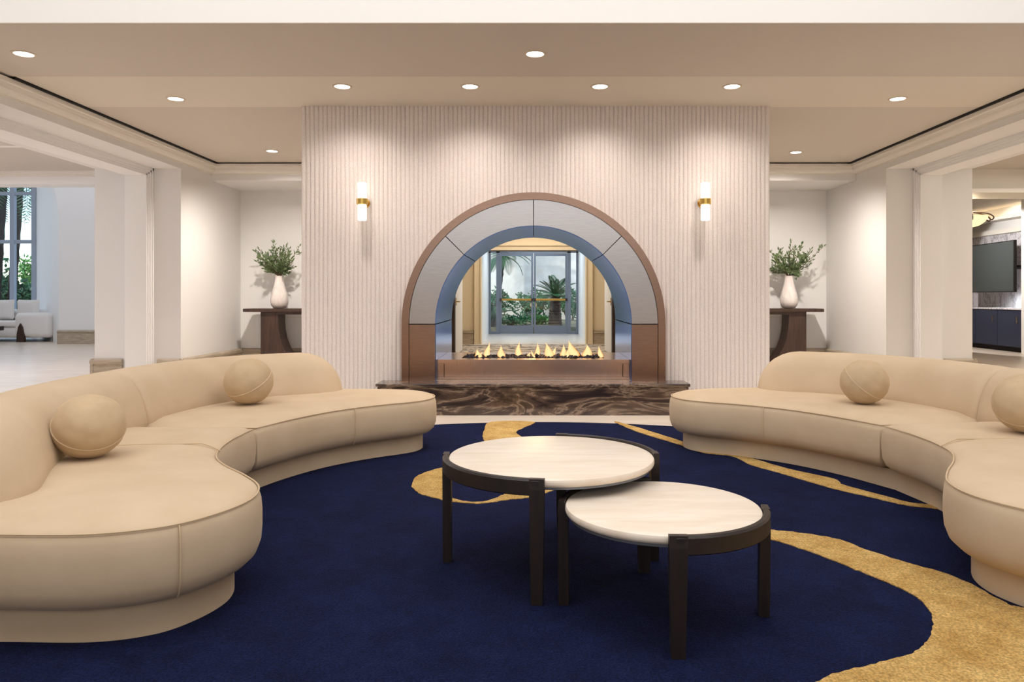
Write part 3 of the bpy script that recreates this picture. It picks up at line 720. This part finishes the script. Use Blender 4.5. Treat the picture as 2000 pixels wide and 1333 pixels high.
def leaf_quad(m, p, d, L, w, nrm):
    d = d.normalized(); q = d.cross(nrm); q = q.normalized() if q.length > 1e-4 else d.orthogonal().normalized(); u = q.cross(d)
    a = p+d*L*.45
    m.add([p, a+q*w-u*w*.25, p+d*L, a-q*w-u*w*.25, a+u*w*.2], [(0, 1, 4), (1, 2, 4), (2, 3, 4), (3, 0, 4)])
def bouquet(label, x, seed, spread, lean):
    t = thing('leafy_branches', label, 'plant', (x, 10.85, 1.30), 0, 'leafy branches in the vases')
    rnd = random.Random(seed)
    for k in range(17):
        a = rnd.uniform(-1, 1); ex = (a*.30+rnd.uniform(-.05, .05)+lean)*spread; ez = .30*(1-.55*abs(a)**1.5)+rnd.uniform(-.08, .13); ey = rnd.uniform(-.2, .12)
        if k < 6:
            ex = (-.36+.145*k+rnd.uniform(-.02, .02)+lean)*spread; ez = [.38, .30, .47, .43, .36, .40][k]
        P = catmull([(x+rnd.uniform(-.02, .02), 10.85, 1.31), (x+ex*.12, 10.85+ey*.1, 1.42), (x+ex*.5, 10.85+ey*.5, 1.42+ez*.42), (x+ex, 10.85+ey, 1.42+ez)], 6)
        st = MB().tube(P, lambda u: .006*(1-u)+.0018, 5).build('stem', M['twig'], t, smooth=True)
        m = MB()
        def sprig(P, start, L0):
            for i in range(start, len(P)-1):
                p0, p1 = Vector(P[i]), Vector(P[i+1]); d = (p1-p0).normalized()
                for j in range(2):
                    p = p0.lerp(p1, rnd.random()); sd = Vector((rnd.uniform(-1, 1), rnd.uniform(-1, 1), rnd.uniform(-.5, .9)))
                    leaf_quad(m, p, (d*.7+sd*.75), rnd.uniform(.045, .075)*L0, rnd.uniform(.008, .013), Vector((rnd.uniform(-1, 1), rnd.uniform(-1, 1), rnd.uniform(-1, 1))))
            leaf_quad(m, Vector(P[-1]), d, .06, .01, Vector((rnd.uniform(-1, 1), 1, .3)))
        sprig(P, 7, 1.0)
        for b in range(4):
            i = rnd.randint(6, len(P)-4); p = Vector(P[i]); d = Vector((rnd.uniform(-1, 1), rnd.uniform(-.8, .8), rnd.uniform(-.15, .7))).normalized()
            Q = [tuple(p+d*.14*u/6+Vector((0, 0, .02*(u/6)**2))) for u in range(7)]
            m.tube(Q, .002, 4); sprig(Q, 1, .9)
        o = m.build('leaves', M['leaf'], st); o.parent = st
bouquet('green leafy branches in the vase of the left niche', -3.74, 5, .95, .0)
bouquet('green leafy branches in the vase of the right niche', 3.76, 12, 1.08, .05)

# ================================================================== SCONCES AND DOWNLIGHTS
def sconce(label, x):
    t = thing('wall_sconce', label, 'wall lamp', (x, FY-.012, 1.99), 0, 'tube sconces on the fluted wall')
    y = 6.93
    MB().prism([(x+.045*math.cos(2*PI*k/24), 1.99+.045*math.sin(2*PI*k/24)) for k in range(24)], 'y', FY-.03, FY-.010).build('backplate', M['brass'], t, smooth=True)
    MB().tube([(x, FY-.02, 1.99), (x, y, 1.99)], .016, 12).build('arm', M['brass'], t, smooth=True)
    MB().lathe([(.048, 1.962), (.054, 1.966), (.054, 2.014), (.048, 2.018)], x, y, 32).build('collar', M['brass'], t, smooth=True)
    for z0, z1 in ((1.813, 1.961), (2.019, 2.167)):
        MB().lathe([(.036, z0), (.041, z0+.004), (.041, z1-.004), (.036, z1)], x, y, 32).build('glass_tube', M['tubeg'], t, smooth=True)
    for z in (2.19, 1.79):
        l = bpy.data.lights.new('sconce_glow', 'POINT'); l.energy = .12; l.color = (1, .82, .6); l.shadow_soft_size = .04
        o = bpy.data.objects.new('sconce_glow', l); COL.objects.link(o); o.location = (x, y-.02, z)
sconce('brass sconce with two frosted tubes left of the arch', -1.61); sconce('brass sconce with two frosted tubes right of the arch', 1.615)
DL = [(-3.83, 5.54, 'leftmost ceiling downlight in the front beam', 85, CH), (.012, 5.54, 'centre ceiling downlight in the front beam', 85, CH), (3.85, 5.54, 'rightmost ceiling downlight in the front beam', 85, CH),
      (-1.66, 6.40, 'leftmost of four ceiling downlights before the fluted wall', 52, CH), (-.55, 6.40, 'second from left of four downlights before the fluted wall', 52, CH),
      (.578, 6.40, 'third from left of four downlights before the fluted wall', 52, CH), (1.724, 6.40, 'rightmost of four ceiling downlights before the fluted wall', 52, CH),
      (-3.30, 6.80, 'ceiling downlight above the left sofa passage', 24, CH), (3.36, 6.80, 'ceiling downlight above the right sofa passage', 24, CH),
      (-3.28, 9.25, 'ceiling downlight before the left niche', 310, CH), (3.32, 9.33, 'ceiling downlight before the right niche', 310, CH)]
for x, y, lab, e, z in DL:
    t = thing('ceiling_downlight', lab, 'downlight', (x, y, z), 0, 'recessed ceiling downlights')
    MB().lathe([(.066, z-.001), (.066, z-.006), (.083, z-.004), (.084, z-.0005)], x, y, 32, cap=False).build('trim_ring', M['trimring'], t, smooth=True)
    MB().lathe([(.001, z-.0015), (.0655, z-.0015), (.0655, z-.003), (.001, z-.003)], x, y, 32).build('lens', M['lens'], t)
    l = bpy.data.lights.new('downlight_beam', 'SPOT'); l.energy = e; l.color = (1, .93, .86) if e < 200 else (1, .91, .82); l.spot_size = math.radians(148 if e > 200 else 128); l.spot_blend = 1; l.shadow_soft_size = .06
    o = bpy.data.objects.new('downlight_beam', l); COL.objects.link(o); o.location = (x, y, z-.02)
    if e == 52: o.rotation_euler = (math.radians(15), 0, 0)     # wall washers
    if e == 310: o.rotation_euler = (math.radians(10), 0, 0)

# ================================================================== SIDE ROOM SOFA
def white_sofa():
    t = thing('lounge_sofa', 'white upholstered sofa with dark wood fins by the bay window', 'sofa', (-13.2, 18.2, 0))
    MB().rbox(-15.2, -11.75, 17.75, 19.0, .10, .36, .07, 4).build('base', M['upholst'], t, smooth=True)
    MB().rbox(-15.2, -12.45, 17.72, 18.6, .36, .50, .05, 4).build('seat_cushion', M['upholst'], t, smooth=True)
    MB().rbox(-12.50, -11.62, 17.70, 19.05, .10, .70, .12, 5).build('arm', M['upholst'], t, smooth=True)
    MB().rbox(-15.2, -12.3, 18.55, 19.05, .3, .76, .10, 4).build('backrest', M['upholst'], t, smooth=True)
    poly = [(-.09, 0), (-.08, .2), (-.05, .36), (0, .45), (.05, .36), (.08, .2), (.09, 0)]
    MB().prism([(-12.30+u, z) for u, z in poly], 'y', 17.66, 17.74).build('wood_fin', M['wood2'], t)
    for yy in (17.95, 18.75): MB().prism([(yy+u, z) for u, z in poly], 'x', -11.66, -11.56).build('wood_fin', M['wood2'], t)
    for x, lab in ((-13.25, 'white square cushion on the lounge sofa, left one in view'), (-12.62, 'white square cushion on the lounge sofa beside the arm')):
        m = MB(); n = 12; vs = []; fs = []; w, h = .29, .25
        for sgn in (-1, 1):
            for i in range(n+1):
                for j in range(n+1):
                    u, v = i/n*2-1, j/n*2-1
                    vs.append((x+u*w*(1-.06*(1-v*v)), 18.42+sgn*.10*((1-u**4)*(1-v**4))**.6, .77+v*h*(1-.06*(1-u*u))))
        N = (n+1)**2
        for sg in (0, 1):
            for i in range(n):
                for j in range(n):
                    a = sg*N+i*(n+1)+j; fs.append((a, a+1, a+n+2, a+n+1))
        tag(m.add(vs, fs).build('square_cushion', M['upholst'], None, smooth=True, angle=180), lab, 'cushion', 'white cushions on the lounge sofa')
    c = thing('low_table', 'dark low table at the left picture edge before the white sofa', 'table', (-14.0, 16.9, 0))
    MB().rbox(-14.8, -12.42, 16.6, 17.3, .30, .40, .01, 2).build('top', M['wood'], c)
    for x in (-14.7, -12.6):
        for y in (16.65, 17.2): MB().box(x, x+.06, y, y+.06, 0, .30).build('leg', M['wood'], c)
white_sofa()

# ================================================================== LOUNGE: CABINET, TELEVISION, PENDANT
def lounge():
    t = thing('base_cabinet', 'navy base cabinet along the marble wall under the television', 'cabinet', (9.7, 15.6, 0))
    MB().box(9.43, 9.99, 14.2, 17.2, .10, .83).build('body', M['navycab'], t)
    MB().box(9.50, 9.99, 14.2, 17.2, .003, .10).build('toe_kick', M['black'], t)
    for i in range(4):
        y0 = 14.2+i*.75
        d = MB().box(9.405, 9.428, y0+.006, y0+.744, .11, .82).build('door', M['navycab'], t)
        MB().tube([(9.405, y0+.10, .70), (9.37, y0+.10, .70), (9.37, y0+.10, .58), (9.405, y0+.10, .58)], .006).build('handle', M['brass'], d)
    tag(MB().rbox(9.38, 9.995, 14.17, 17.25, .832, .865, .004, 1).build('countertop', M['greymarble']), 'pale marble countertop on the navy cabinet', 'countertop')
    v = thing('television', 'large dark flat television on the marble wall', 'television', (9.7, 15.1, 1.2))
    def quad_box(m, a, b, th_, z0, z1):
        a, b = Vector(a), Vector(b); n = Vector((-(b-a).y, (b-a).x)).normalized()*th_
        P = [a, b, b+n, a+n]; return m.prism([tuple(p) for p in P], 'z', z0, z1)
    quad_box(MB(), (9.28, 14.24), (9.46, 16.1), -.05, 1.18, 2.19).build('housing', M['black'], v)
    quad_box(MB(), (9.281, 14.26), (9.458, 16.08), .004, 1.20, 2.17).build('screen', M['screen'], v)
    MB().tube([(9.5, 15.1, 1.7), (9.99, 15.1, 1.7)], .04).build('wall_arm', M['black'], v)
    p = thing('bowl_pendant', 'glowing alabaster bowl lamp with bronze scrolls', 'ceiling lamp', (7.10, 12.0, 2.978))
    x, y = 7.10, 12.0
    MB().lathe([(.005, 2.22), (.06, 2.225), (.14, 2.25), (.21, 2.30), (.25, 2.36), (.26, 2.40), (.25, 2.40), (.2, 2.32), (.01, 2.25)], x, y, 32).build('bowl', M['alab'], p, smooth=True)
    MB().tube([(x, y, 2.40), (x, y, 2.978)], .012).build('stem', M['wood2'], p)
    for k in range(6):
        a = 2*PI*k/6+.1; c, s = math.cos(a), math.sin(a)
        MB().tube(catmull([(x+.05*c, y+.05*s, 2.47), (x+.2*c, y+.2*s, 2.44), (x+.30*c, y+.30*s, 2.41), (x+.36*c, y+.36*s, 2.36), (x+.33*c, y+.33*s, 2.32), (x+.29*c, y+.29*s, 2.35)], 4), .011, 6).build('scroll', M['wood2'], p)
    l = bpy.data.lights.new('pendant_glow', 'POINT'); l.energy = 25; l.color = (1, .8, .55); l.shadow_soft_size = .1
    o = bpy.data.objects.new('pendant_glow', l); COL.objects.link(o); o.location = (x, y, 2.55)
    l = bpy.data.lights.new('marble_fill', 'SPOT'); l.energy = 170; l.spot_size = 1.7; l.color = (1, .95, .9)  # added spot without a fitting, brightens the marble wall
    o = bpy.data.objects.new('marble_fill', l); COL.objects.link(o); o.location = (7.9, 14.7, 2.3); o.rotation_euler = (0, math.radians(-64), 0)
def under_tv_fill():
    l = bpy.data.lights.new('under_tv_fill', 'SPOT'); l.energy = 30; l.spot_size = 2.6; l.spot_blend = .6; l.shadow_soft_size = .1; l.color = (.95, 1, 1)  # added spot that lifts the shaded marble below the television
    o = bpy.data.objects.new('under_tv_fill', l); COL.objects.link(o); o.location = (9.55, 14.9, 1.15); o.rotation_euler = (0, math.radians(-25), 0)
lounge(); under_tv_fill()

# ================================================================== GARDENS
def bush(name, label, cat, x, y, z0, rx, ry, rz, n, size, material, seed, group=None):
    rnd = random.Random(seed); t = thing(name, label, cat, (x, y, z0), 0, group); m = MB()
    for i in range(n):
        while True:
            p = Vector((rnd.uniform(-1, 1), rnd.uniform(-1, 1), rnd.uniform(-1, 1)))
            if .3 < p.length < 1: break
        p = p*(.75+.25*math.sin(p.x*7+p.z*5+seed))
        c = Vector((x+p.x*rx, y+p.y*ry, z0+rz+p.z*rz))
        leaf_quad(m, c, Vector((rnd.uniform(-1, 1), rnd.uniform(-1, 1), rnd.uniform(-.6, 1))), size*rnd.uniform(.7, 1.4), size*.25, Vector((rnd.uniform(-1, 1), -1, rnd.uniform(-1, 1))))
    m.build('foliage', material, t)
    m = MB()
    for k in range(6):
        a = rnd.uniform(0, 6.28)
        m.tube([(x+.15*rx*math.cos(a), y+.15*ry*math.sin(a), z0), (x+.5*rx*math.cos(a), y+.5*ry*math.sin(a), z0+rz*1.2)], .02, 5)
    m.build('stems', M['twig'], t)
    return t
def frond_mesh(L, droop, leaf, n, w):
    m = MB(); P = []
    for i in range(n+1):
        u = i/n; P.append(Vector((L*u*(1-.12*u), 0, L*(.45*u-droop*u*u))))
    m.tube(P, lambda u: .016*(1-u)+.003, 4)
    for i in range(2, n+1):
        u = i/n; d = (P[i]-P[i-1]).normalized(); l = leaf*math.sin(PI*min(1, .18+.8*u))**.7
        for s in (-1, 1):
            leaf_quad(m, P[i], Vector((d.x*.55, s*1.0, d.z*.55-.12)), l, w, Vector((0, 0, 1)))
    return m
def palm(name, label, x, y, z0, trunk_h, tr0, tr1, nf, L, droop, leaf, elev, seed, lean=(0, 0), w=.02, nl=22):
    rnd = random.Random(seed); t = thing(name, label, 'palm', (x, y, z0))
    P = catmull([(0, 0, 0), (lean[0]*.3, lean[1]*.3, trunk_h*.35), (lean[0]*.7, lean[1]*.7, trunk_h*.7), (lean[0], lean[1], trunk_h)], 8)
    N = len(P)
    o = MB().tube(P, lambda u: tr0+(tr1-tr0)*u+.012*math.sin(u*N*2.6), 12).build('trunk', M['bark'], t, smooth=True, local=True)
    src = frond_mesh(L, droop, leaf, nl, w).build('frond', M['leafp'], t, local=True)
    for k in range(nf):
        f = src if k == 0 else src.copy()
        if k: COL.objects.link(f); f.parent = t
        f.location = (lean[0], lean[1], trunk_h)
        f.rotation_euler = (rnd.uniform(-.2, .2), -rnd.uniform(*elev), 2*PI*k*.382+rnd.uniform(-.2, .2))
        f.scale = [rnd.uniform(.85, 1.1)]*3
    return t
def garden():
    struct(MB().box(-14, 14, 31.0, 31.3, -.13, 7).build('wall_garden', M['stonewall']))
    struct(MB().box(-8, 8, 23.2, 31, -.13, .12).build('planting_bed', M['soil']))
    # behind the glazed doors
    palm('sago_palm', 'sago palm with dark trunk behind the right glass door', .72, 24.6, .12, .95, .24, .16, 34, .95, .42, .20, (-.3, 1.0), 4, nl=26, w=.014)
    palm('spiky_palm', 'tall spiky palm behind the left glass door', -1.25, 24.2, .12, 2.3, .09, .07, 26, .95, .62, .26, (-.7, .9), 9, lean=(.25, 0), nl=24, w=.014)
    palm('fern_palm', 'low arching fern palm behind the left sidelight', -1.35, 23.6, .12, .25, .10, .08, 18, 1.0, .5, .22, (-.1, .9), 11, nl=24, w=.014)
    for i, (x, y, r, h) in enumerate([(-3.2, 29.8, 1.0, .72), (-1.6, 29.9, 1.0, .68), (0, 30.0, 1.0, .66), (1.5, 29.9, 1.0, .70), (3.1, 29.8, 1.0, .72)]):
        bush('hedge_shrub', ['leafy hedge shrub at the far left before the garden wall', 'leafy hedge shrub behind the spiky palm', 'leafy hedge shrub behind the middle of the glass doors', 'leafy hedge shrub behind the sago palm', 'leafy hedge shrub at the far right before the garden wall'][i],
             'shrub', x, y, .12, r, .5, h, 1300, .13, M['leafo'], 20+i, 'hedge along the garden wall')
    bush('groundcover', 'bright low groundcover beside the sago palm', 'plant', .2, 25.6, .12, .6, .5, .16, 600, .12, M['grass'], 31)
    bush('groundcover', 'dark low groundcover behind the left glass door', 'plant', -.65, 24.8, .12, .6, .4, .16, 600, .12, M['leafo'], 32)
    bush('groundcover', 'bluish low groundcover at the left sidelight', 'plant', -1.75, 24.4, .12, .4, .4, .22, 400, .12, M['leafo'], 33)
    # tall palm beside the view that throws its shade on the garden wall
    palm('garden_palm', 'tall garden palm that shades the pale garden wall', -2.9, 27.6, .12, 6.4, .16, .12, 24, 2.8, .55, .6, (-.3, .9), 17, nl=30, w=.02)
    # outside the bay window
    palm('date_palm', 'thick trunked palm outside the bay window, nearer the wall', -16.75, 23.6, -.13, 5.6, .13, .11, 22, 2.4, .8, .5, (-.9, .7), 21, lean=(.35, 0), nl=30, w=.02)
    palm('date_palm', 'thick trunked palm outside the bay window at the picture edge', -17.15, 23.4, -.13, 5.9, .17, .14, 22, 2.4, .8, .5, (-.9, .7), 22, lean=(.35, 0), nl=30, w=.02)
    for i, (x, y, rx, h, n, mt) in enumerate([(-18.3, 25.3, 1.2, 1.0, 2200, 'leafp'), (-16.2, 25.0, 1.2, .95, 2200, 'leafp'), (-18.6, 28.8, 1.9, 1.75, 3200, 'grass'), (-22.2, 28.8, 2.0, 1.8, 2400, 'leafo')]):
        bush('garden_shrub', ['dark shrub outside the bay window below the palm trunk', 'dark shrub outside the bay window at its right edge', 'tall pale green tree behind the bay window shrubs', 'tall pale green tree at the far left outside'][i], 'shrub', x, y, -.13, rx, 1.0, h, n, .22, M[mt], 40+i, 'shrubs outside the bay window')
garden()
